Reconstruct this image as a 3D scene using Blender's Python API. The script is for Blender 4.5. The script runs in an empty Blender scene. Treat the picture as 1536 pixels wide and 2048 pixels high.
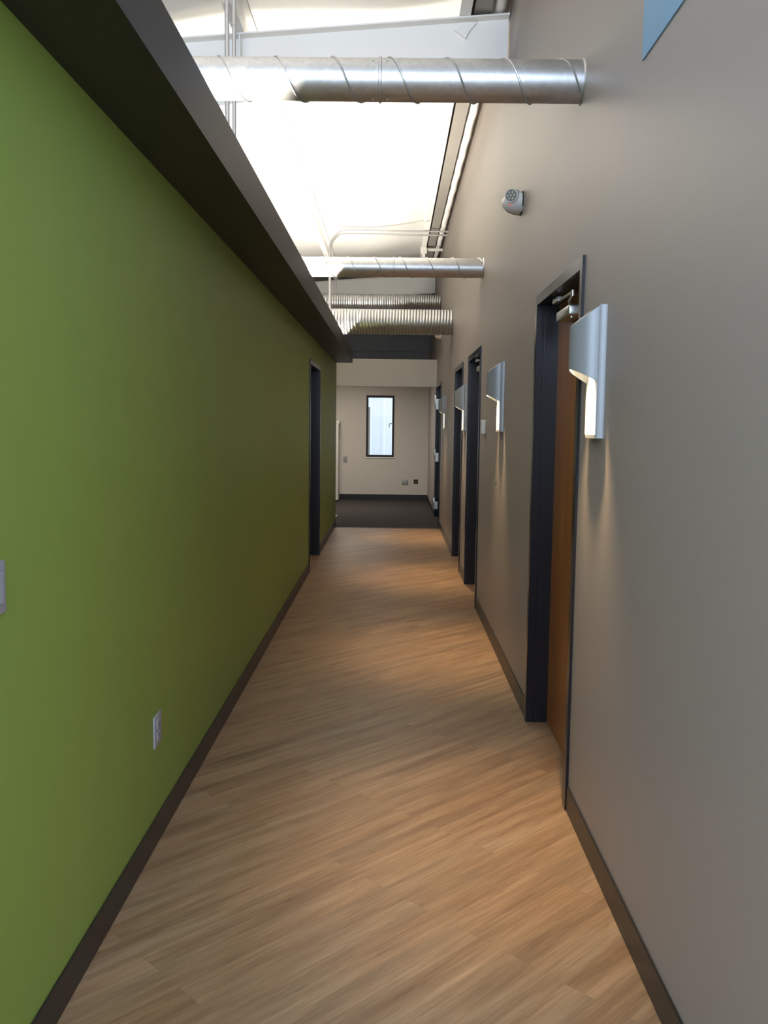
import bpy, bmesh, math, random
from mathutils import Vector, Matrix
random.seed(7)
S = bpy.context.scene
COL = S.collection
PI = math.pi
XL, XR, YB = -0.83, 0.71, 17.9          # corridor faces and the far wall
ZS0, ZS1, XS = 2.38, 2.55, -0.587       # soffit bottom, top, outer face

# ------------------------------------------------------------------ helpers
class MB:
    def __init__(s): s.b = bmesh.new()
    def box(s, x0, x1, y0, y1, z0, z1, bev=0, seg=2):
        r = bmesh.ops.create_cube(s.b, size=1)
        for v in r['verts']:
            v.co = Vector(((x0+x1)/2+v.co.x*(x1-x0), (y0+y1)/2+v.co.y*(y1-y0), (z0+z1)/2+v.co.z*(z1-z0)))
        if bev:
            es = {e for v in r['verts'] for e in v.link_edges}
            bmesh.ops.bevel(s.b, geom=list(es), offset=bev, segments=seg, profile=0.5, affect='EDGES')
        return s
    def prism(s, pts, axis, a, b):
        """pts: 2-D outline in the two axes that are not `axis`, extruded a..b"""
        def mk(p, t):
            if axis == 'x': return (t, p[0], p[1])
            if axis == 'y': return (p[0], t, p[1])
            return (p[0], p[1], t)
        v0 = [s.b.verts.new(mk(p, a)) for p in pts]
        v1 = [s.b.verts.new(mk(p, b)) for p in pts]
        n = len(pts)
        s.b.faces.new(v0); s.b.faces.new(v1[::-1])
        for i in range(n):
            s.b.faces.new((v0[i], v1[i], v1[(i+1) % n], v0[(i+1) % n]))
        return s
    def sweep(s, pts, r, seg=12, cap=True, rs=None):
        pts = [Vector(p) for p in pts]
        rings = []; up = None
        for i, p in enumerate(pts):
            t = (pts[min(i+1, len(pts)-1)]-pts[max(i-1, 0)]).normalized()
            if up is None:
                up = Vector((0, 0, 1)) if abs(t.z) < .9 else Vector((1, 0, 0))
            u = (up-t*up.dot(t)).normalized(); w = t.cross(u); up = u
            rr = rs[i] if rs else r
            rings.append([s.b.verts.new(p+(u*math.cos(2*PI*k/seg)+w*math.sin(2*PI*k/seg))*rr) for k in range(seg)])
        for a, b in zip(rings, rings[1:]):
            for k in range(seg):
                s.b.faces.new((a[k], a[(k+1) % seg], b[(k+1) % seg], b[k]))
        if cap:
            s.b.faces.new(rings[0][::-1]); s.b.faces.new(rings[-1])
        return s
    def cyl(s, p, q, r, seg=24, r2=None):
        return s.sweep([p, q], r, seg, True, [r, r if r2 is None else r2])
    def build(s, name, mat, parent=None, smooth=False, loc=None):
        bmesh.ops.recalc_face_normals(s.b, faces=s.b.faces)
        me = bpy.data.meshes.new(name); s.b.to_mesh(me); s.b.free()
        me.materials.append(mat)
        if smooth:
            for p in me.polygons: p.use_smooth = True
            me.set_sharp_from_angle(angle=math.radians(38))
        o = bpy.data.objects.new(name, me); COL.objects.link(o)
        if parent: o.parent = parent
        if loc: o.location = loc
        return o

def tag(o, label=None, cat=None, group=None, kind=None):
    if label: o['label'] = label
    if cat: o['category'] = cat
    if group: o['group'] = group
    if kind: o['kind'] = kind
    return o
def root(name, loc, label, cat, group=None, kind=None):
    o = bpy.data.objects.new(name, None); COL.objects.link(o); o.location = loc
    o.empty_display_size = .1
    return tag(o, label, cat, group, kind)
def copy_tree(o, parent=None):
    c = o.copy(); COL.objects.link(c)
    if parent: c.parent = parent
    for ch in list(o.children): copy_tree(ch, c)
    return c
def lin(c): return tuple(((v/255+.055)/1.055)**2.4 if v/255 > .04045 else v/255/12.92 for v in c)

# ------------------------------------------------------------------ materials
def mat(name, col, rough=.6, metal=0, spec=.5, bump=0, bscale=200, var=0, vscale=3, coat=0):
    m = bpy.data.materials.new(name); m.use_nodes = True
    N, L = m.node_tree.nodes, m.node_tree.links
    P = N['Principled BSDF']
    P.inputs['Base Color'].default_value = (*col, 1)
    P.inputs['Roughness'].default_value = rough
    P.inputs['Metallic'].default_value = metal
    P.inputs['Specular IOR Level'].default_value = spec
    P.inputs['Coat Weight'].default_value = coat
    tc = N.new('ShaderNodeTexCoord')
    if var:
        n = N.new('ShaderNodeTexNoise'); n.inputs['Scale'].default_value = vscale; n.inputs['Detail'].default_value = 4
        L.new(tc.outputs['Object'], n.inputs['Vector'])
        r = N.new('ShaderNodeMix'); r.data_type = 'RGBA'
        r.inputs['A'].default_value = (*[c*(1-var) for c in col], 1)
        r.inputs['B'].default_value = (*[min(1, c*(1+var)) for c in col], 1)
        L.new(n.outputs['Fac'], r.inputs['Factor']); L.new(r.outputs['Result'], P.inputs['Base Color'])
    if bump:
        n = N.new('ShaderNodeTexNoise'); n.inputs['Scale'].default_value = bscale; n.inputs['Detail'].default_value = 2
        L.new(tc.outputs['Object'], n.inputs['Vector'])
        b = N.new('ShaderNodeBump'); b.inputs['Strength'].default_value = bump; b.inputs['Distance'].default_value = .001
        L.new(n.outputs['Fac'], b.inputs['Height']); L.new(b.outputs['Normal'], P.inputs['Normal'])
    return m
def emis(name, col, st):
    m = bpy.data.materials.new(name); m.use_nodes = True
    P = m.node_tree.nodes['Principled BSDF']
    P.inputs['Base Color'].default_value = (*col, 1)
    P.inputs['Emission Color'].default_value = (*col, 1); P.inputs['Emission Strength'].default_value = st
    return m

M = {}
M['green'] = mat('green_paint', (.222, .305, .056), .50, spec=.45, bump=.25, bscale=260)
M['taupe'] = mat('taupe_paint', (.318, .272, .246), .46, spec=.5, bump=.25, bscale=260)
M['beige'] = mat('beige_paint', (.66, .605, .535), .55, bump=.2, bscale=260)
M['char'] = mat('charcoal_paint', (.0235, .021, .0215), .5, spec=.35, bump=.2, bscale=260)
M['white'] = mat('white_paint', (.83, .82, .79), .55, bump=.1)
M['fabric'] = mat('ceiling_fabric', (.80, .79, .765), .6, bump=.5, bscale=6, var=.03, vscale=2)
M['insul'] = mat('shaded_grey_insulation', (.20, .20, .21), .7, bump=.6, bscale=9)  # shade on the upper far wall is put into this grey
M['jamb'] = mat('dark_frame_enamel', (.009, .0085, .0115), .25, spec=.42)
M['base'] = mat('dark_rubber_base', (.020, .016, .014), .38, spec=.5)
M['steelgrey'] = mat('grey_primer', (.27, .25, .225), .55, var=.08, vscale=6)
M['silver'] = mat('silver_enamel', (.275, .29, .30), .42, metal=.2, spec=.5)
M['lightgrey'] = mat('pale_grey_plastic', (.70, .70, .71), .4)
M['alum'] = mat('brushed_aluminium', (.62, .61, .58), .3, metal=.85)
M['darkhole'] = mat('dark_void', (.015, .013, .012), .8)
M['plate'] = mat('grey_cover_plate', (.33, .33, .36), .4)
M['plate_steel'] = mat('steel_cover_plate', (.42, .40, .38), .35, metal=.5)
M['plastic'] = mat('white_plastic', (.72, .70, .66), .4)
M['conduit'] = mat('galvanised_conduit', (.46, .45, .44), .42, metal=.6)
M['blue'] = mat('sky_blue_paint', lin((116, 160, 192)), .5, bump=.2)
M['black'] = mat('black_window_frame', (.008, .008, .009), .6)
M['led'] = emis('red_indicator', (1, .06, .04), 1.2)
M['brown'] = mat('brown_transition', (.05, .028, .018), .5)
M['wire'] = mat('tan_wire', (.35, .24, .12), .6)

# galvanised sheet
def galv(name, rough):
    m = bpy.data.materials.new(name); m.use_nodes = True
    N, L = m.node_tree.nodes, m.node_tree.links; P = N['Principled BSDF']
    P.inputs['Metallic'].default_value = .92
    tc = N.new('ShaderNodeTexCoord')
    v = N.new('ShaderNodeTexVoronoi'); v.inputs['Scale'].default_value = 55; L.new(tc.outputs['Object'], v.inputs['Vector'])
    n = N.new('ShaderNodeTexNoise'); n.inputs['Scale'].default_value = 9; n.inputs['Detail'].default_value = 5; L.new(tc.outputs['Object'], n.inputs['Vector'])
    sep = N.new('ShaderNodeSeparateColor'); L.new(v.outputs['Color'], sep.inputs['Color'])
    mix = N.new('ShaderNodeMix'); mix.data_type = 'RGBA'
    mix.inputs['A'].default_value = (.52, .52, .525, 1); mix.inputs['B'].default_value = (.66, .655, .65, 1)
    a = N.new('ShaderNodeMath'); a.operation = 'MULTIPLY'; L.new(sep.outputs['Red'], a.inputs[0]); L.new(n.outputs['Fac'], a.inputs[1])
    L.new(a.outputs[0], mix.inputs['Factor']); L.new(mix.outputs['Result'], P.inputs['Base Color'])
    mr = N.new('ShaderNodeMapRange'); mr.inputs['To Min'].default_value = rough-.05; mr.inputs['To Max'].default_value = rough+.1
    L.new(n.outputs['Fac'], mr.inputs['Value']); L.new(mr.outputs['Result'], P.inputs['Roughness'])
    b = N.new('ShaderNodeBump'); b.inputs['Strength'].default_value = .35; b.inputs['Distance'].default_value = .001
    L.new(n.outputs['Fac'], b.inputs['Height']); L.new(b.outputs['Normal'], P.inputs['Normal'])
    return m
M['galv'] = galv('galvanised_sheet', .36)
M['flex'] = galv('flexible_aluminium', .30)

def wood_floor():
    m = bpy.data.materials.new('wood_plank_floor'); m.use_nodes = True
    N, L = m.node_tree.nodes, m.node_tree.links; P = N['Principled BSDF']
    def n(t, **k):
        x = N.new(t)
        for a, b in k.items():
            x.inputs[a].default_value = b
        return x
    tc = N.new('ShaderNodeTexCoord')
    rot = N.new('ShaderNodeMapping'); rot.inputs['Rotation'].default_value = (0, 0, -PI/4)
    L.new(tc.outputs['Object'], rot.inputs['Vector'])
    br = N.new('ShaderNodeTexBrick'); br.offset = .37; br.offset_frequency = 2
    for k, v in {'Scale': 1, 'Mortar Size': .0006, 'Mortar Smooth': .3, 'Brick Width': 1.22, 'Row Height': .10,
                 'Color1': (0, 0, 0, 1), 'Color2': (1, 1, 1, 1), 'Mortar': (.5, .5, .5, 1)}.items():
        br.inputs[k].default_value = v
    L.new(rot.outputs[0], br.inputs['Vector'])
    # per-plank offset so the grain breaks at plank edges
    sc = N.new('ShaderNodeVectorMath'); sc.operation = 'SCALE'; sc.inputs['Scale'].default_value = 7
    L.new(br.outputs['Color'], sc.inputs[0])
    ad = N.new('ShaderNodeVectorMath'); ad.operation = 'ADD'; L.new(rot.outputs[0], ad.inputs[0]); L.new(sc.outputs[0], ad.inputs[1])
    def streak(sx, sy, detail, rough=.55):
        mp = N.new('ShaderNodeMapping'); mp.inputs['Scale'].default_value = (sx, sy, 1)
        L.new(ad.outputs[0], mp.inputs['Vector'])
        t = N.new('ShaderNodeTexNoise'); t.inputs['Scale'].default_value = 1; t.inputs['Detail'].default_value = detail
        t.inputs['Roughness'].default_value = rough
        L.new(mp.outputs[0], t.inputs['Vector']); return t
    s1 = streak(1.3, 15, 6, .62); s2 = streak(5, 110, 3, .6); s3 = streak(12, 60, 2)
    base = N.new('ShaderNodeValToRGB')
    e = base.color_ramp.elements
    e[0].position = .22; e[0].color = (.155, .082, .040, 1)
    e[1].position = .80; e[1].color = (.41, .275, .16, 1)
    k = base.color_ramp.elements.new(.5); k.color = (.285, .176, .094, 1)
    c1 = N.new('ShaderNodeMath'); c1.operation = 'MULTIPLY_ADD'; c1.inputs[1].default_value = .08; 
    L.new(br.outputs['Color'], c1.inputs[0])
    c2 = N.new('ShaderNodeMath'); c2.operation = 'MULTIPLY_ADD'; c2.inputs[1].default_value = 1.0; c2.inputs[2].default_value = -.06
    L.new(s1.outputs['Fac'], c2.inputs[0]); L.new(c2.outputs[0], c1.inputs[2])
    L.new(c1.outputs[0], base.inputs['Fac'])
    # fine grain
    mr = N.new('ShaderNodeMapRange'); mr.inputs['From Min'].default_value = .3; mr.inputs['From Max'].default_value = .7
    mr.inputs['To Min'].default_value = .80; mr.inputs['To Max'].default_value = 1.15; L.new(s2.outputs['Fac'], mr.inputs['Value'])
    mul = N.new('ShaderNodeVectorMath'); mul.operation = 'SCALE'; L.new(base.outputs['Color'], mul.inputs[0]); L.new(mr.outputs[0], mul.inputs['Scale'])
    # short dark flecks
    fl = N.new('ShaderNodeMapRange'); fl.inputs['From Min'].default_value = .66; fl.inputs['From Max'].default_value = .78
    fl.inputs['To Min'].default_value = 1; fl.inputs['To Max'].default_value = .72; L.new(s3.outputs['Fac'], fl.inputs['Value'])
    mul2 = N.new('ShaderNodeVectorMath'); mul2.operation = 'SCALE'; L.new(mul.outputs[0], mul2.inputs[0]); L.new(fl.outputs[0], mul2.inputs['Scale'])
    mo = N.new('ShaderNodeMapRange'); mo.inputs['To Min'].default_value = 1; mo.inputs['To Max'].default_value = .72
    L.new(br.outputs['Fac'], mo.inputs['Value'])
    mul3 = N.new('ShaderNodeVectorMath'); mul3.operation = 'SCALE'; L.new(mul2.outputs[0], mul3.inputs[0]); L.new(mo.outputs[0], mul3.inputs['Scale'])
    # broad reddish and greyish patches along the grain
    s4 = streak(.9, 3.2, 3)
    hu = N.new('ShaderNodeMix'); hu.data_type = 'RGBA'; hu.inputs['A'].default_value = (1.045, .98, .93, 1); hu.inputs['B'].default_value = (.975, 1.0, 1.02, 1)
    h2 = N.new('ShaderNodeMapRange'); h2.inputs['From Min'].default_value = .38; h2.inputs['From Max'].default_value = .62; L.new(s4.outputs['Fac'], h2.inputs['Value'])
    L.new(h2.outputs[0], hu.inputs['Factor'])
    mul4 = N.new('ShaderNodeVectorMath'); mul4.operation = 'MULTIPLY'; L.new(mul3.outputs[0], mul4.inputs[0]); L.new(hu.outputs['Result'], mul4.inputs[1])
    L.new(mul4.outputs[0], P.inputs['Base Color'])
    P.inputs['Roughness'].default_value = .42; P.inputs['Specular IOR Level'].default_value = .4
    b = N.new('ShaderNodeBump'); b.inputs['Strength'].default_value = .25; b.inputs['Distance'].default_value = .001
    L.new(s2.outputs['Fac'], b.inputs['Height']); L.new(b.outputs['Normal'], P.inputs['Normal'])
    return m
M['floor'] = wood_floor()

def carpet():
    m = mat('dark_carpet', (.062, .054, .053), .95, spec=.1, bump=1, bscale=900, var=.25, vscale=60)
    return m
M['carpet'] = carpet()

def door_wood():
    m = bpy.data.materials.new('cherry_door_veneer'); m.use_nodes = True
    N, L = m.node_tree.nodes, m.node_tree.links; P = N['Principled BSDF']
    tc = N.new('ShaderNodeTexCoord'); mp = N.new('ShaderNodeMapping'); mp.inputs['Scale'].default_value = (20, 20, 1.3)
    L.new(tc.outputs['Object'], mp.inputs['Vector'])
    t = N.new('ShaderNodeTexNoise'); t.inputs['Scale'].default_value = 1; t.inputs['Detail'].default_value = 6; t.inputs['Distortion'].default_value = .6
    L.new(mp.outputs[0], t.inputs['Vector'])
    r = N.new('ShaderNodeValToRGB'); r.color_ramp.elements[0].color = (.21, .070, .011, 1); r.color_ramp.elements[1].color = (.34, .125, .020, 1)
    r.color_ramp.elements[0].position = .3; r.color_ramp.elements[1].position = .7
    L.new(t.outputs['Fac'], r.inputs['Fac']); L.new(r.outputs['Color'], P.inputs['Base Color'])
    P.inputs['Roughness'].default_value = .4
    return m
M['door'] = door_wood()

def glass():
    m = bpy.data.materials.new('window_glass'); m.use_nodes = True
    N, L = m.node_tree.nodes, m.node_tree.links
    out = N['Material Output']; N.remove(N['Principled BSDF'])
    t = N.new('ShaderNodeBsdfTransparent'); t.inputs['Color'].default_value = (.97, .985, 1, 1)
    g = N.new('ShaderNodeBsdfGlossy'); g.inputs['Roughness'].default_value = .02
    f = N.new('ShaderNodeFresnel'); f.inputs['IOR'].default_value = 1.16
    mx = N.new('ShaderNodeMixShader'); L.new(f.outputs[0], mx.inputs[0]); L.new(t.outputs[0], mx.inputs[1]); L.new(g.outputs[0], mx.inputs[2])
    L.new(mx.outputs[0], out.inputs['Surface'])
    return m
M['glass'] = glass()
M['siding'] = mat('white_metal_siding', (.78, .82, .86), .5)
M['ground'] = mat('concrete_ground', (.40, .39, .37), .9, var=.15)
M['lampwhite'] = emis('warm_lamp', (1, .82, .55), 14)
M['tube'] = emis('fluorescent_tube', (1, .96, .90), 12)
M['trof'] = emis('ceiling_panel', (1, .93, .82), 5)

def area(name, loc, rot, sx, sy, power, col, parent=None, spread=PI):
    l = bpy.data.lights.new(name, 'AREA'); l.shape = 'RECTANGLE'; l.size = sx; l.size_y = sy
    l.energy = power; l.color = col; l.spread = spread
    o = bpy.data.objects.new(name, l); COL.objects.link(o); o.location = loc; o.rotation_euler = rot
    if parent: o.parent = parent
    return o

# ------------------------------------------------------------------ shell
XO, YF = -4.2, -2.2          # outer left wall, front (behind the camera)
def zb(x): return 4.08+.0777*(x-.7)       # top of the rafters
DOORS_R = [(3.435, 4.545), (7.35, 8.54), (9.20, 10.36), (13.30, 14.82)]
DOOR_L = (9.01, 10.30)
DH = 2.145
tag(MB().box(XO, 4.2, YF, 13.06, -.1, 0).build('floor', M['floor']), 'pale wood plank floor laid diagonally along the corridor', 'floor', kind='structure')
tag(MB().box(XO, .95, 13.09, YB, -.1, .002).build('floor', M['carpet']), 'dark grey brown carpet in the room past the corridor', 'carpet', kind='structure')
tag(MB().box(XO, .95, 13.06, 13.09, -.1, .004).build('trim_1', M['brown']), 'thin dark brown strip between wood floor and carpet', 'trim', kind='structure')

def wall_with_doors(x0, x1, y0, y1, h, doors, inset=.03):
    m = MB(); y = y0
    for a, b in doors:
        m.box(x0, x1, y, a+inset, 0, h); m.box(x0, x1, a+inset, b-inset, DH-inset, h); y = b-inset
    m.box(x0, x1, y, y1, 0, h); return m
w = wall_with_doors(XR, XR+.19, .6, YB, 4.5, DOORS_R)
w.box(XR+.19, XR+.24, .8, YB, 0, 4.5).box(XR+.19, 4.4, .6, .8, 0, 4.5).box(4.2, 4.4, YF, .6, 0, 4.5)  # first box: unseen back skin added to stop light leaking past the doors
tag(w.build('wall_right', M['taupe']), 'tall taupe grey painted wall with the row of doors and wall lights', 'wall', kind='structure')
w = wall_with_doors(XL-.12, XL, .6, 13.32, ZS1, [DOOR_L])
w.box(XO, XL-.12, .6, .72, 0, ZS1).box(XO, XL-.12, 13.2, 13.32, 0, ZS1)
tag(w.build('wall_left', M['green']), 'bright green painted wall under the dark soffit', 'wall', kind='structure')
tag(MB().box(XO-.2, XO, YF, YB+.2, 0, 4.5).build('wall_outer', M['beige']), 'far outer side wall beyond the green partition', 'wall', kind='structure')

# far wall with window opening
WX0, WX1, WZ0, WZ1 = -.52, .032, .857, 2.068
w = MB().box(XO, WX0, YB, YB+.2, 0, 2.72).box(WX1, XR, YB, YB+.2, 0, 2.72).box(WX0, WX1, YB, YB+.2, 0, WZ0).box(WX0, WX1, YB, YB+.2, WZ1, 2.72)
tag(w.build('wall_back', M['beige']), 'beige far wall around the tall narrow window', 'wall', kind='structure')
tag(MB().box(XO, XR, YB, YB+.2, 2.72, 4.5).box(XO, .60, YB-.02, YB, 2.92, 4.5).build('wall_back_upper', M['insul']), 'upper far wall above the beige header, grey with its shade painted in', 'wall', kind='structure')
tag(MB().box(XO, XR, 14.85, 14.97, 2.12, 2.56).build('wall_header', M['beige']), 'beige header wall hanging across the end of the corridor', 'wall', kind='structure')
tag(MB().box(XO, XR, 14.97, YB, 2.50, 2.56).build('ceiling', M['beige']), 'low ceiling of the far room behind the header', 'ceiling', kind='structure')

# white fabric ceiling with sag between the purlins
b = bmesh.new(); nx, ny = 66, 110
x0, x1, y0, y1 = XO, XR, YF, YB
PUR = [.52-1.5*i for i in range(4)]
ZF = .145
grid = []
for j in range(ny+1):
    row = []
    for i in range(nx+1):
        x = x0+(x1-x0)*i/nx; y = y0+(y1-y0)*j/ny
        ph = ((x-.52) % 1.5)/1.5
        bay = (y-6.0) % 9.8/9.8
        sag = .05*math.sin(PI*ph)*(.8+.2*math.sin(y*2.1+x))+.012*math.sin(y*4.3+3*x)*math.sin(PI*ph)
        row.append(b.verts.new((x, y, zb(x)+ZF-sag)))
    grid.append(row)
for j in range(ny):
    for i in range(nx): b.faces.new((grid[j][i], grid[j][i+1], grid[j+1][i+1], grid[j+1][i]))
mb = MB(); mb.b.free(); mb.b = b
o = mb.build('ceiling', M['fabric'], smooth=True)
sm = o.modifiers.new('solid', 'SOLIDIFY'); sm.thickness = .06; sm.offset = 1
tag(o, 'white insulated metal roof lining high above the corridor', 'ceiling', kind='structure')
tag(MB().box(XR, 4.4, YF, .8, 4.3, 4.5).build('ceiling', M['fabric']), 'white ceiling over the lobby behind the viewpoint', 'ceiling', kind='structure')

# soffit trough (open on top, lamps lie inside)
s = MB().box(XL, XS, .6, 13.15, ZS0, ZS0+.015).box(XS-.015, XS, .6, 13.15, ZS0+.015, ZS1).box(XL, XS-.015, 13.135, 13.15, ZS0+.015, ZS1).box(XL, XS-.015, .6, .615, ZS0+.015, ZS1)
tag(s.build('light_cove', M['char']), 'long charcoal boxed soffit running along the top of the green wall', 'soffit')

# baseboards
def baseb(segs, x0, x1, name, lab):
    m = MB()
    for a, c in segs: m.box(x0, x1, a, c, 0, .102, .002, 1)
    tag(m.build(name, M['base']), lab, 'baseboard', kind='structure')
baseb([(.6, 3.43), (4.55, 7.345), (8.545, 9.195), (10.365, 13.295), (14.83, YB)], XR-.007, XR, 'baseboard_right', 'dark rubber baseboard under the taupe wall')
baseb([(.6, 9.005), (10.305, 13.32)], XL, XL+.007, 'baseboard_left', 'dark rubber baseboard under the green wall')
tag(MB().box(XO, XR-.007, YB-.007, YB, 0, .115).build('baseboard_back', M['base']), 'dark baseboard under the far window wall', 'baseboard', kind='structure')

# ------------------------------------------------------------------ doors
def frame_mesh(ya, yb, side):
    """hollow-metal frame, side=+1 right wall, -1 left wall"""
    X = XR if side > 0 else XL
    def bx(m, a, c, y0, y1, z0, z1, bev=0):
        xs = sorted((X+side*a, X+side*c)); m.box(xs[0], xs[1], y0, y1, z0, z1, bev, 1)
    m = MB(); f = .048
    for y0, y1, near in ((ya, ya+f, 1), (yb-f, yb, 0)):
        bx(m, -.011, .027, y0, y1, 0, DH, .0015)
        ins = .003
        y2, y3 = (y0+.034, y1-ins) if near else (y0+ins, y1-.034)
        bx(m, .027, .031, y2, y3, 0, DH-f+.01)
        y2, y3 = (y0+.034, y1+.001) if near else (y0-.001, y1-.034)
        bx(m, .031, .098, y2, y3, 0, DH-f+.01)
    bx(m, -.0108, .027, ya+f, yb-f, DH-f, DH, .0015)
    bx(m, .027, .098, ya+f, yb-f, DH-f+.002, DH-.034)
    return m
def add_closer(r, y):
    """surface closer near the top of the leaf, arm up to a shoe under the frame head"""
    c = MB().box(.738, .808, y, y+.29, 1.980, 2.024, .008, 3).build('door_closer', M['alum'], r, True)
    MB().cyl((.760, y+.04, 1.984), (.760, y+.04, 1.972), .008, 16).build('screw', M['alum'], c, True)
    a = MB()
    a.box(.728, .752, y+.22, y+.34, 2.066, 2.088, .002, 1)
    a.sweep([(.742, y+.26, 2.070), (.735, y+.12, 2.064), (.735, y-.10, 2.060)], 0.006, 8)
    a.sweep([(.735, y-.10, 2.052), (.750, y+.05, 2.046), (.770, y+.13, 2.042)], .006, 8)
    a.cyl((.770, y+.13, 2.022), (.770, y+.13, 2.048), .010, 12).cyl((.735, y-.10, 2.044), (.735, y-.10, 2.068), .008, 12)
    a.build('closer_arm', M['alum'], c, True)
DL = ['near cherry wood door in dark metal frame with silver closer, beside the largest wall light',
      'dark framed recessed doorway on the taupe wall beside the white keypad, with silver closer',
      'dark framed recessed doorway on the taupe wall, second from the far end, behind a wall light',
      'black exit door at the far end of the taupe wall with three heavy silver hinges']
for k, (a, c) in enumerate(DOORS_R):
    r = root(f'door_{k+1}', (0, 0, 0), DL[k], 'door', kind='structure')
    frame_mesh(a, c, 1).build('door_frame', M['jamb'], r)
    MB().box(.808, .853, a+.0345, c-.0345, .008, DH-.038).build('door_leaf', M['door'] if k < 3 else M['jamb'], r)
    if k < 2: add_closer(r, a+.455)
r4 = bpy.data.objects['door_4']
for z0, z1, e in ((1.80, 1.98, .036), (.965, 1.12, .032), (.20, .33, .040)):
    h = MB().box(XR-e, XR-.004, 14.60, 14.68, z0, z1, .006, 2).box(XR-e*.5, XR+.04, 14.52, 14.60, z0-.05, z1-.06, .004, 1)
    h.cyl((XR-e, 14.64, z0-.012), (XR-e, 14.64, z1+.012), .011, 12)
    h.build('hinge', M['alum'], r4, True)
rl = root('door_5', (0, 0, 0), 'dark framed recessed doorway in the green wall', 'door', kind='structure')
frame_mesh(*DOOR_L, -1).build('door_frame', M['jamb'], rl)
MB().box(XL-.119, XL-.098, DOOR_L[0]+.0345, DOOR_L[1]-.0345, .008, DH-.038).build('door_leaf', M['door'], rl)

# ------------------------------------------------------------------ wall sconces
def make_sconce(y, label):
    r = root('wall_sconce', (XR, y, 1.47), label, 'wall light', 'silver wall lights along the taupe wall')
    H, hw, d = .445, .090, .025
    # back plate with a chamfered front edge and a small bottom lip
    m = MB()
    m.prism([(0, -hw), (-.012, -hw), (-d, -hw+.008), (-d, hw-.008), (-.012, hw), (0, hw)], 'z', 0, H)
    m.prism([(-d+.001, -hw+.010)] + [(-d-.010*math.sin(PI*t/10), -hw+.010+(2*hw-.02)*t/10) for t in range(11)] + [(-d+.001, hw-.010)], 'z', 0, .012)
    m.build('back_plate', M['silver'], r, True)
    MB().box(-d-.0015, -d+.001, -hw+.010, hw-.010, .012, .30).build('reflector', M['white'], r)
    # half-elliptic shade cut off on the slant above and below
    b = bmesh.new(); n = 28; aw, bd, th = hw-.006, .080, .003
    cols = []
    for i in range(n+1):
        t = PI*i/n; s_, c_ = math.sin(t), math.cos(t)
        zt = H-.004-.062*s_; z0 = .190+.044*s_
        po = (-d-bd*s_, -aw*c_); pi_ = (-d-(bd-th)*s_, -(aw-th)*c_)
        cols.append([b.verts.new((po[0], po[1], z0)), b.verts.new((po[0], po[1], zt)), b.verts.new((pi_[0], pi_[1], zt)), b.verts.new((pi_[0], pi_[1], z0))])
    for p, q in zip(cols, cols[1:]):
        for k in range(4): b.faces.new((p[k], p[(k+1) % 4], q[(k+1) % 4], q[k]))
    b.faces.new([c[2] for c in cols])        # closed top
    mb = MB(); mb.b.free(); mb.b = b
    mb.build('shade', M['silver'], r, True)
    b = bmesh.new(); cols = []
    for i in range(n+1):
        t = PI*(i+.001)/(n+.002); s_, c_ = math.sin(t), math.cos(t)
        cols.append([b.verts.new((-d-(bd-th-.001)*s_, -(aw-th-.001)*c_, .1905+.044*s_)), b.verts.new((-d-(bd-th-.001)*s_, -(aw-th-.001)*c_, H-.012-.062*s_))])
    for p, q in zip(cols, cols[1:]): b.faces.new((p[0], p[1], q[1], q[0]))
    mb = MB(); mb.b.free(); mb.b = b
    mb.build('shade_lining', M['white'], r, True)
    MB().cyl((-.058, 0, .345), (-.058, 0, .315), .022, 20).build('lamp_socket', M['white'], r, True)
    MB().cyl((-.058, 0, .315), (-.058, 0, .300), .016, 20, .012).build('bulb', M['lampwhite'], r, True)
    l = bpy.data.lights.new('sconce_lamp', 'SPOT'); l.energy = SC_P; l.color = (1, .72, .40)
    l.spot_size = math.radians(74); l.spot_blend = 1; l.shadow_soft_size = .012
    o = bpy.data.objects.new('sconce_lamp', l); COL.objects.link(o); o.parent = r
    o.location = (-.062, 0, .292); o.rotation_euler = (0, math.radians(7), 0)
    return r
SC_P = 108
SCL = ['silver wall light nearest the viewer, beside the cherry wood door',
       'silver wall light between the first and second doors, beside the white keypad',
       'silver wall light between the two middle doorways, third from the viewer',
       'silver wall light farthest from the viewer, before the black exit door']
s0 = make_sconce(3.145, SCL[0])
for y, lab in zip((5.90, 8.85, 12.08), SCL[1:]):
    c = copy_tree(s0); c.location = (XR, y, 1.47 if y < 8 else 1.455); c['label'] = lab

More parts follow.
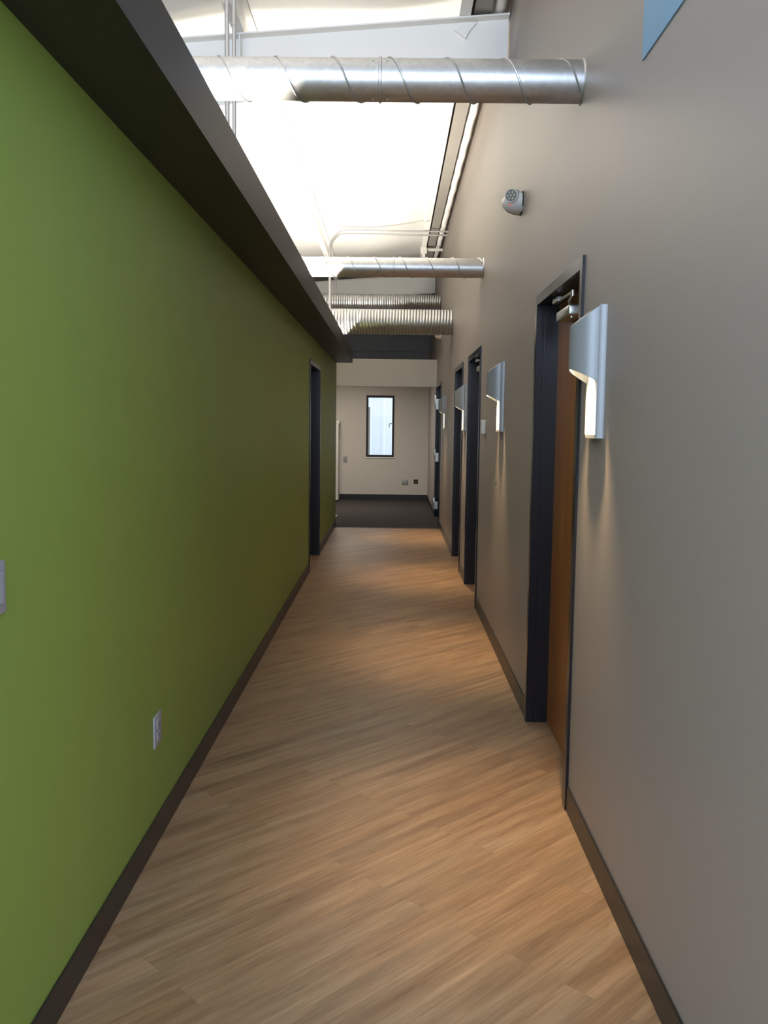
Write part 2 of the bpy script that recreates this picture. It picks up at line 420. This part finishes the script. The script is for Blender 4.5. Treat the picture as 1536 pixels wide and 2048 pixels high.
# ------------------------------------------------------------------ overhead ducts
def spiral_duct(y, z, r, xe, pitch, x_ref, xj, label):
    o = root('spiral_duct', (XR, y, z), label, 'duct', 'round metal ducts crossing the corridor')
    m = MB()
    pts = [(0, 0, 0), (xe-XR, 0, 0)]
    m.sweep(pts, r, 64)
    # raised lock seam: top -> front -> bottom as x grows
    n = int((XR-xe)/pitch*48); sp = []
    for i in range(n+1):
        x = xe+.01+(XR-.012-xe-.01)*i/n
        th = PI/2+2*PI*(x-x_ref)/pitch          # angle from +y towards +z
        sp.append((x-XR, math.cos(th)*(r+.0015), math.sin(th)*(r+.0015)))
    m.sweep(sp, .0042, 6)
    m.build('duct_pipe', M['galv'], o, True)
    m = MB(); w = .006
    m.sweep([(xj-XR-w, 0, 0), (xj-XR-w*.6, 0, 0), (xj-XR+w*.6, 0, 0), (xj-XR+w, 0, 0)], r, 64, True, [r+.001, r+.005, r+.005, r+.001])
    m.build('joint_band', M['galv'], o, True)
    sc = None
    for k in range(6):
        a = 2*PI*k/6+.35
        for dx in (-.028, .028):
            if sc is None:
                sc = MB().cyl((0, 0, -.002), (0, 0, .003), .0042, 8).build('screw', M['alum'], o); q = sc
            else:
                q = sc.copy(); COL.objects.link(q); q.parent = o
            q.location = (xj-XR+dx, math.cos(a)*r, math.sin(a)*r); q.rotation_euler = (a-PI/2, 0, 0)
    m = MB(); m.sweep([(-.006, 0, 0), (-.0001, 0, 0)], r, 64, True, [r+.002, r+.006]); m.build('wall_collar', M['galv'], o, True)
    return o
def flex_duct(y, z, r, xe, pitch, label):
    o = root('flexible_duct', (XR, y, z), label, 'duct', 'round metal ducts crossing the corridor')
    pts, rs = [], []; n = int((XR-xe)/pitch); rnd = random.Random(3)
    for i in range(n):
        x = -i*pitch; q = rnd.uniform(-.0015, .0015)
        for dx, dr in ((0, -.004), (pitch*.30, -.002), (pitch*.5, .005+q), (pitch*.70, -.002)):
            pts.append((x-dx, 0, 0)); rs.append(r+dr)
    MB().sweep(pts, r, 56, True, rs).build('duct_hose', M['flex'], o, True)
    return o
def xpix(px, y): return (px-787)/1804*y
spiral_duct(3.62, 2.828, .0775, XO, .218, xpix(545, 3.55), xpix(754, 3.55), 'nearest round spiral seam metal duct crossing high above the corridor')
spiral_duct(7.40, 2.762, .0765, XO, .209, xpix(693, 7.33), xpix(785, 7.33), 'second spiral seam metal duct, smaller in view, crossing beside the curved conduit')
flex_duct(11.1, 2.742, .152, XO, .036, 'large ribbed flexible metal duct crossing lowest and nearest the header')
flex_duct(13.9, 3.355, .107, XO, .034, 'ribbed flexible metal duct above and behind the large ribbed duct')

# ------------------------------------------------------------------ roof steel
def rafter(y, zr, sl, label):
    o = root('roof_beam', (0, y, 0), label, 'roof beam', 'white steel roof beams')
    X0, X1 = XO, .702
    def zl(x): return zr+sl*(x-.7)
    MB().prism([(X0, zl(X0)), (X1, zl(X1)), (X1, zb(X1)), (X0, zb(X0))], 'y', -.004, .004).build('beam_web', M['white'], o)
    f = MB().prism([(X0, zb(X0)-.010), (X1, zb(X1)-.010), (X1, zb(X1)), (X0, zb(X0))], 'y', -.075, .075)
    f.build('top_flange', M['white'], o)
    MB().prism([(X0, zl(X0)-.010), (X1, zl(X1)-.010), (X1, zl(X1)), (X0, zl(X0))], 'y', -.075, .075).build('bottom_flange', M['white'], o)
    MB().box(-1.00, -.99, -.072, .072, zl(-1)-.0, zb(-1)-.01).build('stiffener_plate', M['white'], o)
    MB().prism([(.36, zb(.36)-.06), (.43, zb(.36)-.11), (.45, zb(.36)-.07), (.50, zb(.36)-.012), (.47, zb(.36)-.012)], 'y', -.03, -.004).build('brace_clip', M['white'], o)
    return o
rafter(6.0, 3.79, .152, 'white tapered steel roof beam just behind the nearest duct')
rafter(15.8, 3.76, .090, 'white steel roof beam near the far end above the ribbed ducts')
def purlin(x, label, m_, z):
    o = root('purlin', (x, 6.9, z), label, 'purlin', 'long purlins along the roof')
    p = MB().prism([(-.050, 0), (.020, 0), (.020, .110), (.062, .110), (.062, .116), (.014, .116), (.014, .006), (-.050, .006)], 'y', YF-6.9+.02, YB-6.92)
    p.build('steel_purlin', m_, o)
    return o
for x, lab in ((-.985, 'white purlin above the soffit, crossing behind the near twin conduits'), (.435, 'white purlin beside the grey channel near the taupe wall'), (-2.5, 'white purlin over the room behind the green wall, left of the near one')):
    purlin(x, lab, M['white'], zb(x)+.001)
gc = MB().box(.478, .585, YF+.02, YB-.03, 4.086, 4.098).box(.478, .484, YF+.02, YB-.03, 4.098, 4.17).box(.579, .585, YF+.02, YB-.03, 4.098, 4.17)
tag(gc.build('steel_channel', M['steelgrey']), 'long grey steel channel under the roof beside the taupe wall', 'channel')
rp = MB(); n = 120
rp.sweep([(.640+.004*math.sin(i*1.7), YF+.03+(YB-YF-.08)*i/n, 4.122+.003*math.sin(i*2.9)) for i in range(n+1)], .034, 16)
tag(rp.build('sprinkler_pipe', M['white'], None, True), 'long white painted pipe between the grey channel and the taupe wall', 'pipe')
# small fittings below the purlin
d = root('ceiling_detector', (.405, 11.62, 4.10), 'small round white fitting hanging under the purlin near the taupe wall', 'detector')
MB().cyl((0, 0, 0), (0, 0, -.02), .05, 24).cyl((0, 0, -.02), (0, 0, -.05), .045, 24, .03).build('housing', M['plastic'], d, True)
MB().cyl((0, 0, -.05), (0, 0, -.055), .008, 12).build('sensor_dot', M['black'], d, True)
d = root('pipe_bracket', (.42, 13.40, 4.06), 'white strap bracket with short bar holding the pipe above the second duct', 'bracket')
MB().box(-.045, .045, -.05, .05, -.09, 0, .004, 1).box(-.02, .02, -.02, .02, -.14, -.09).build('strap_plate', M['plastic'], d)
MB().box(.045, .275, -.02, .02, -.045, -.012).build('bar', M['plastic'], d)

# ------------------------------------------------------------------ conduits
def arc_path(xv, z0, zt, rb, y, xe, n=12):
    p = [(xv, y, z0), (xv, y, zt-rb)]
    for i in range(1, n+1):
        a = PI-PI/2*i/n; p.append((xv+rb+rb*math.cos(a), y, zt-rb+rb*math.sin(a)))
    p.append((xe, y, zt)); return p
def conduit(name_pts, r, label, group):
    return tag(MB().sweep(name_pts, r, 14).build('metal_conduit', M['conduit'], None, True), label, 'conduit', group)
zc = 4.07
conduit([(-.905, 5.0, ZS1), (-.905, 5.0, 4.10)], .0125, 'left one of the two upright metal conduits rising behind the soffit near the nearest duct', 'metal conduits')
c2 = conduit([(-.868, 5.0, ZS1), (-.868, 5.0, 4.10)], .0105, 'right one of the two upright metal conduits, with a coupling, behind the nearest duct', 'metal conduits')
MB().cyl((-.868, 5.0, 3.60), (-.868, 5.0, 3.685), .0145, 16).build('coupling', M['plate_steel'], c2, True)
conduit(arc_path(-.862, ZS1, 4.045, .24, 12.20, XR, 14), .0135, 'upper of the two curved conduits bending over to the taupe wall', 'metal conduits')
conduit(arc_path(-.855, ZS1, 4.004, .20, 12.235, XR, 14), .0135, 'lower of the two curved conduits bending over to the taupe wall', 'metal conduits')

# ------------------------------------------------------------------ emergency lights
def emergency(y, z, label, mname='lightgrey'):
    r = root('emergency_light', (XR, y, z), label, 'emergency light', 'wall mounted emergency lights')
    b = bmesh.new(); nu, nv = 22, 14; g = []
    for j in range(nv+1):
        ph = -PI/2+PI*j/nv; row = []
        for i in range(nu+1):
            t = PI*i/nu
            zz = .066*math.sin(ph); k = math.cos(ph)**.75 if j not in (0, nv) else 0
            if zz > .030: zz = .030+(zz-.030)*.35
            row.append(b.verts.new((-.105*k*math.sin(t)**.9 if 0 < i < nu else 0, .100*k*math.cos(t), zz)))
        g.append(row)
    for j in range(nv):
        for i in range(nu): b.faces.new((g[j][i], g[j][i+1], g[j+1][i+1], g[j+1][i]))
    bmesh.ops.remove_doubles(b, verts=b.verts, dist=1e-5)
    mb = MB(); mb.b.free(); mb.b = b; mb.build('housing', M[mname], r, True)
    MB().prism([(.103*math.cos(a*PI/24), min(.046, .069*math.sin(a*PI/24))) for a in range(48)], 'x', -.006, 0).build('wall_gasket', M['black'], r)
    for sgn in (-1, 1):
        D = Vector((-.42, sgn*.88, -.06)).normalized(); c = Vector((-.060, sgn*.078, .016))
        h = MB().cyl(c-D*.04, c+D*.020, .043, 28, .037).build('lamp_head', M[mname], r, True)
        MB().cyl(c+D*.0195, c+D*.0225, .032, 28).build('lens', M['lens'], h, True)
        u = D.cross(Vector((0, 0, 1))).normalized(); w_ = D.cross(u); m = MB()
        for k in range(7):
            rr = 0 if k == 6 else .019; a = k*PI/3
            q = c+D*.022+(u*math.cos(a)+w_*math.sin(a))*rr
            m.cyl(q, q+D*.003, .0065, 12, .004)
        m.build('reflector_cups', M['alum'], h, True)
    MB().cyl((-.070, -.066, -.030), (-.074, -.075, -.034), .0026, 10).build('indicator', M['led'], r)
    return r
M['lens'] = mat('grey_lens', (.18, .19, .18), .25)
emergency(5.25, 2.765, 'silver emergency light with round lamp head high on the taupe wall above the near door')
emergency(13.55, 2.83, 'small white emergency light just below the large ribbed duct', 'plastic')

# ------------------------------------------------------------------ small wall items
k = root('keypad', (XR, 6.93, 1.497), 'white keypad box on the taupe wall beside the second wall light', 'keypad')
MB().box(-.034, 0, -.040, .040, -.052, .052, .006, 3).build('housing', M['plastic'], k, True)
MB().box(-.036, -.034, -.024, .024, .005, .036).build('display', M['plate'], k)
mm = MB()
for i in range(3):
    for j in range(3): mm.box(-.036, -.034, -.022+i*.016, -.011+i*.016, -.04+j*.014, -.031+j*.014)
mm.build('buttons', M['plate'], k)
def plate(x, y, z, side, label, mat_, w=.078, h=.118, kind='outlet', axis='x'):
    r = root('outlet_plate' if kind == 'outlet' else 'switch_plate', (x, y, z), label, 'outlet' if kind == 'outlet' else 'switch')
    s = side
    def bx(d0, d1, a0, a1, z0, z1, bev=0):
        m = MB()
        if axis == 'x': m.box(min(s*d0, s*d1), max(s*d0, s*d1), a0, a1, z0, z1, bev, 2)
        else: m.box(a0, a1, min(s*d0, s*d1), max(s*d0, s*d1), z0, z1, bev, 2)
        return m
    bx(0, .006, -w/2, w/2, -h/2, h/2, .0025).build('cover_plate', mat_, r, True)
    if kind == 'outlet':
        for zz in (-.021, .021):
            o = bx(.006, .009, -.017, .017, zz-.014, zz+.014, .001).build('receptacle', mat_, r)
            m = MB()
            for a in (-.007, .005):
                if axis == 'x': m.box(min(s*.009, s*.0095), max(s*.009, s*.0095), a, a+.002, zz-.004, zz+.005)
                else: m.box(a, a+.002, min(s*.009, s*.0095), max(s*.009, s*.0095), zz-.004, zz+.005)
            m.build('slots', M['darkhole'], o)
        (MB().cyl((s*.006, 0, 0), (s*.008, 0, 0), .003, 10) if axis == 'x' else MB().cyl((0, s*.006, 0), (0, s*.008, 0), .003, 10)).build('screw', M['alum'], r)
    else:
        bx(.006, .012, -.016, .016, -.033, .033, .002).build('rocker', mat_, r)
    return r
plate(XL, 3.13, .412, 1, 'grey power outlet low on the green wall', M['plate'], .098, .116)
plate(XL, 1.862, 1.155, 1, 'grey switch plate on the green wall cut by the left edge of the view', M['plate'], .080, .114, 'switch')
plate(-.929, YB, .802, -1, 'small grey outlet on the far wall left of the window', M['plate'], .078, .125, 'outlet', 'y')
plate(.262, YB, .362, -1, 'square steel outlet plate low on the far wall right of the window', M['plate_steel'], .121, .108, 'outlet', 'y')
r = root('junction_box', (.478, YB, .375), 'open electrical box with loose wires low on the far wall', 'junction box')
MB().box(-.043, .043, -.003, 0, -.043, .043).build('box_opening', M['darkhole'], r)
MB().sweep([(-.030, -.004, -.025), (-.010, -.022, -.005), (.015, -.018, .012), (.028, -.006, .022)], .006, 8).sweep([(.0, -.004, -.03), (.015, -.02, -.012), (.02, -.006, .0)], .004, 8).build('wires', M['wire'], r, True)
tag(MB().cyl((XR-.003, 6.13, 1.118), (XR, 6.13, 1.118), .009, 12).build('wall_plug', M['darkhole']), 'small dark plugged hole in the taupe wall below the second wall light', 'plug')
tag(MB().box(XR-.004, XR-.0003, 1.0, 2.725, 2.562, 3.4).build('accent_panel', M['blue']), 'sky blue painted panel high on the taupe wall at the upper right', 'panel')

# ------------------------------------------------------------------ far room
c = root('storage_cabinet', (-1.46, 17.62, 0), 'tall white storage cabinet at the far wall, its edge showing past the green wall', 'cabinet')
MB().box(-.42, .42, -.17, .26, .02, 1.50, .003, 1).build('carcass', M['plastic'], c)
MB().box(-.435, .435, -.20, .27, 1.50, 1.555, .006, 2).build('top', M['plastic'], c, True)
for a, e in ((-.418, -.002), (.002, .418)):
    dd = MB().box(a, e, -.19, -.172, .642, 1.494, .003, 1).build('cabinet_door', M['plastic'], c)
    xx = e-.03 if a < -.1 else a+.03
    MB().cyl((xx, -.205, 1.0), (xx, -.205, 1.12), .005, 8).build('handle', M['alum'], dd, True)
for z0, z1 in ((.345, .636), (.03, .339)):
    dd = MB().box(-.418, .418, -.19, -.172, z0, z1, .003, 1).build('drawer', M['plastic'], c)
    MB().cyl((-.06, -.205, (z0+z1)/2), (.06, -.205, (z0+z1)/2), .005, 8).build('handle', M['alum'], dd, True)
tag(MB().cyl((-.905, 14.61, .002), (-.905, 14.61, .018), .03, 20, .026).cyl((-.905, 14.61, .018), (-.905, 14.61, .026), .026, 20, .014).build('door_stop', M['plastic'], None, True), 'small white dome door stop on the dark carpet past the green wall', 'door stop')
# window
wn = root('window_1', (0, YB, 0), 'tall narrow black framed window in the far wall', 'window', kind='structure')
f = .039
m = MB().box(WX0, WX0+f, -.004, .07, WZ0, WZ1).box(WX1-f, WX1, -.004, .07, WZ0, WZ1).box(WX0+f, WX1-f, -.004, .07, WZ1-f-.004, WZ1).box(WX0+f, WX1-f, -.004, .07, WZ0, WZ0+f)
m.build('window_frame', M['black'], wn)
MB().box(WX0+f, WX1-f, .03, .034, WZ0+f, WZ1-f-.004).build('window_pane', M['glass'], wn)
MB().box(WX0-.004, WX1+.004, -.018, 0, WZ0-.022, WZ0-.002).build('window_sill', M['white'], wn)
MB().sweep([(-.014, -.002, 1.515), (-.035, -.012, 1.520), (-.062, -.016, 1.510), (-.068, -.016, 1.475), (-.060, -.016, 1.445)], .007, 8).build('window_latch', M['jamb'], wn, True)
# outside: ribbed metal siding of the neighbouring building
m = MB(); pts = [(-3.2, 20.6)]; x = -3.2
while x < 3:
    pts += [(x+.20, 20.6), (x+.225, 20.57), (x+.265, 20.57), (x+.29, 20.6)]; x += .305
pts += [(x, 20.6), (x, 20.7), (-3.2, 20.7)]
m.prism(pts, 'z', 0, 4.5)
tag(m.build('siding_wall', M['siding']), 'white ribbed metal siding seen through the far window', 'building wall', kind='structure')
tag(MB().box(XO, 3.4, YB+.2, 20.7, -.15, -.02).build('ground', M['ground']), 'pale concrete ground outside the far window', 'ground', kind='structure')
tag(MB().box(-.53, -.475, 19.0, 19.05, -.02, 1.86).build('utility_post', M['steelgrey']), 'grey post outside at the left edge of the far window', 'post')

# ------------------------------------------------------------------ lobby window behind the viewpoint
m = MB().box(XO, 4.4, YF-.2, YF, 0, .25).box(XO, 4.4, YF-.2, YF, 3.9, 4.5).box(XO, -3.4, YF-.2, YF, .25, 3.9).box(3.4, 4.4, YF-.2, YF, .25, 3.9)
tag(m.build('wall_front', M['beige']), 'lobby wall behind the viewpoint with a wide window', 'wall', kind='structure')
wf = root('window_2', (0, YF, 0), 'wide black framed lobby window behind the viewpoint', 'window', kind='structure')
m = MB()
for i in range(5): m.box(-3.4+i*1.7-.03, -3.4+i*1.7+.03, -.12, -.04, .25, 3.9)
m.box(-3.4, 3.4, -.12, -.04, .25, .31).box(-3.4, 3.4, -.12, -.04, 3.84, 3.9)
m.build('window_frame', M['black'], wf)
MB().box(-3.37, 3.37, -.085, -.08, .31, 3.84).build('window_pane', M['glass'], wf)

# ------------------------------------------------------------------ lights
COOL = (.60, .75, 1.0)
DAY = 395
area('lobby_daylight', (.2, YF+.03, 2.85), (PI/2, 0, 0), 6.2, 2.0, DAY, COOL)
bpy.data.objects['lobby_daylight'].rotation_euler = (PI/2, 0, 0)
# cove lamps
CV = 98
CW = ['directly under the nearest duct', 'directly under the second spiral duct', 'past the second spiral duct', 'under the large ribbed duct', 'at the far end before the header']
proto = None
for i, (yc, pw) in enumerate(((3.45, .45), (7.45, 1.1), (9.15, 1.0), (11.1, .35), (12.45, .45))):
    if proto is None:
        proto = root('strip_light', (-.70, yc, ZS0+.015), '', 'strip light', 'strip lights lying in the soffit')
        MB().box(-.035, .035, -.62, .62, 0, .022).build('lamp_tray', M['plastic'], proto)
        MB().cyl((0, -.58, .036), (0, .58, .036), .009, 12).build('tube', M['tube'], proto, True)
        c = proto
    else:
        c = root('strip_light', (-.70, yc, ZS0+.015), '', 'strip light', 'strip lights lying in the soffit')
        for ch in list(proto.children):
            if ch.type == 'MESH': copy_tree(ch, c)
    area('strip_lamp', (0, 0, .050), (PI, 0, 0), .03, 1.14, CV*pw, (1, .93, .82), c)
    c['label'] = 'slim strip light inside the soffit trough, ' + CW[i]
# far-room ceiling panel
cl = root('ceiling_light', (-1.0, 15.9, 2.50), 'square white ceiling light in the far room, hidden behind the header', 'ceiling light')
MB().box(-.31, .31, -.31, .31, -.02, 0).build('frame', M['plastic'], cl)
MB().box(-.28, .28, -.28, .28, -.024, -.02).build('diffuser', M['trof'], cl)
area('far_room_lamp', (0, 0, -.03), (0, 0, 0), .55, .55, 40, (1, .92, .80), cl)

W = bpy.data.worlds.new('World'); S.world = W; W.use_nodes = True
bg = W.node_tree.nodes['Background']; bg.inputs['Color'].default_value = (.80, .90, 1.0, 1); bg.inputs['Strength'].default_value = 2.6

# ------------------------------------------------------------------ camera
yaw, pit, rol = -.00824, -.0973, .0123
cy, sy, cp, sp = math.cos(yaw), math.sin(yaw), math.cos(pit), math.sin(pit)
fw = Vector((sy*cp, cy*cp, sp)); r0 = Vector((cy, -sy, 0)); u0 = r0.cross(fw)
rt = math.cos(rol)*r0+math.sin(rol)*u0; up = -math.sin(rol)*r0+math.cos(rol)*u0
cam = bpy.data.cameras.new('camera'); co = bpy.data.objects.new('camera', cam); COL.objects.link(co)
co.matrix_world = Matrix(((rt.x, up.x, -fw.x, 0), (rt.y, up.y, -fw.y, 0), (rt.z, up.z, -fw.z, 1.51), (0, 0, 0, 1)))
cam.sensor_fit = 'VERTICAL'; cam.sensor_height = 24; cam.sensor_width = 18; cam.lens = 1804/2048*24
cam.clip_start = .05; cam.clip_end = 100
S.camera = co
S.view_settings.view_transform = 'Standard'; S.view_settings.look = 'None'
S.view_settings.gamma = 1; S.view_settings.use_curve_mapping = False; S.view_settings.exposure = 0
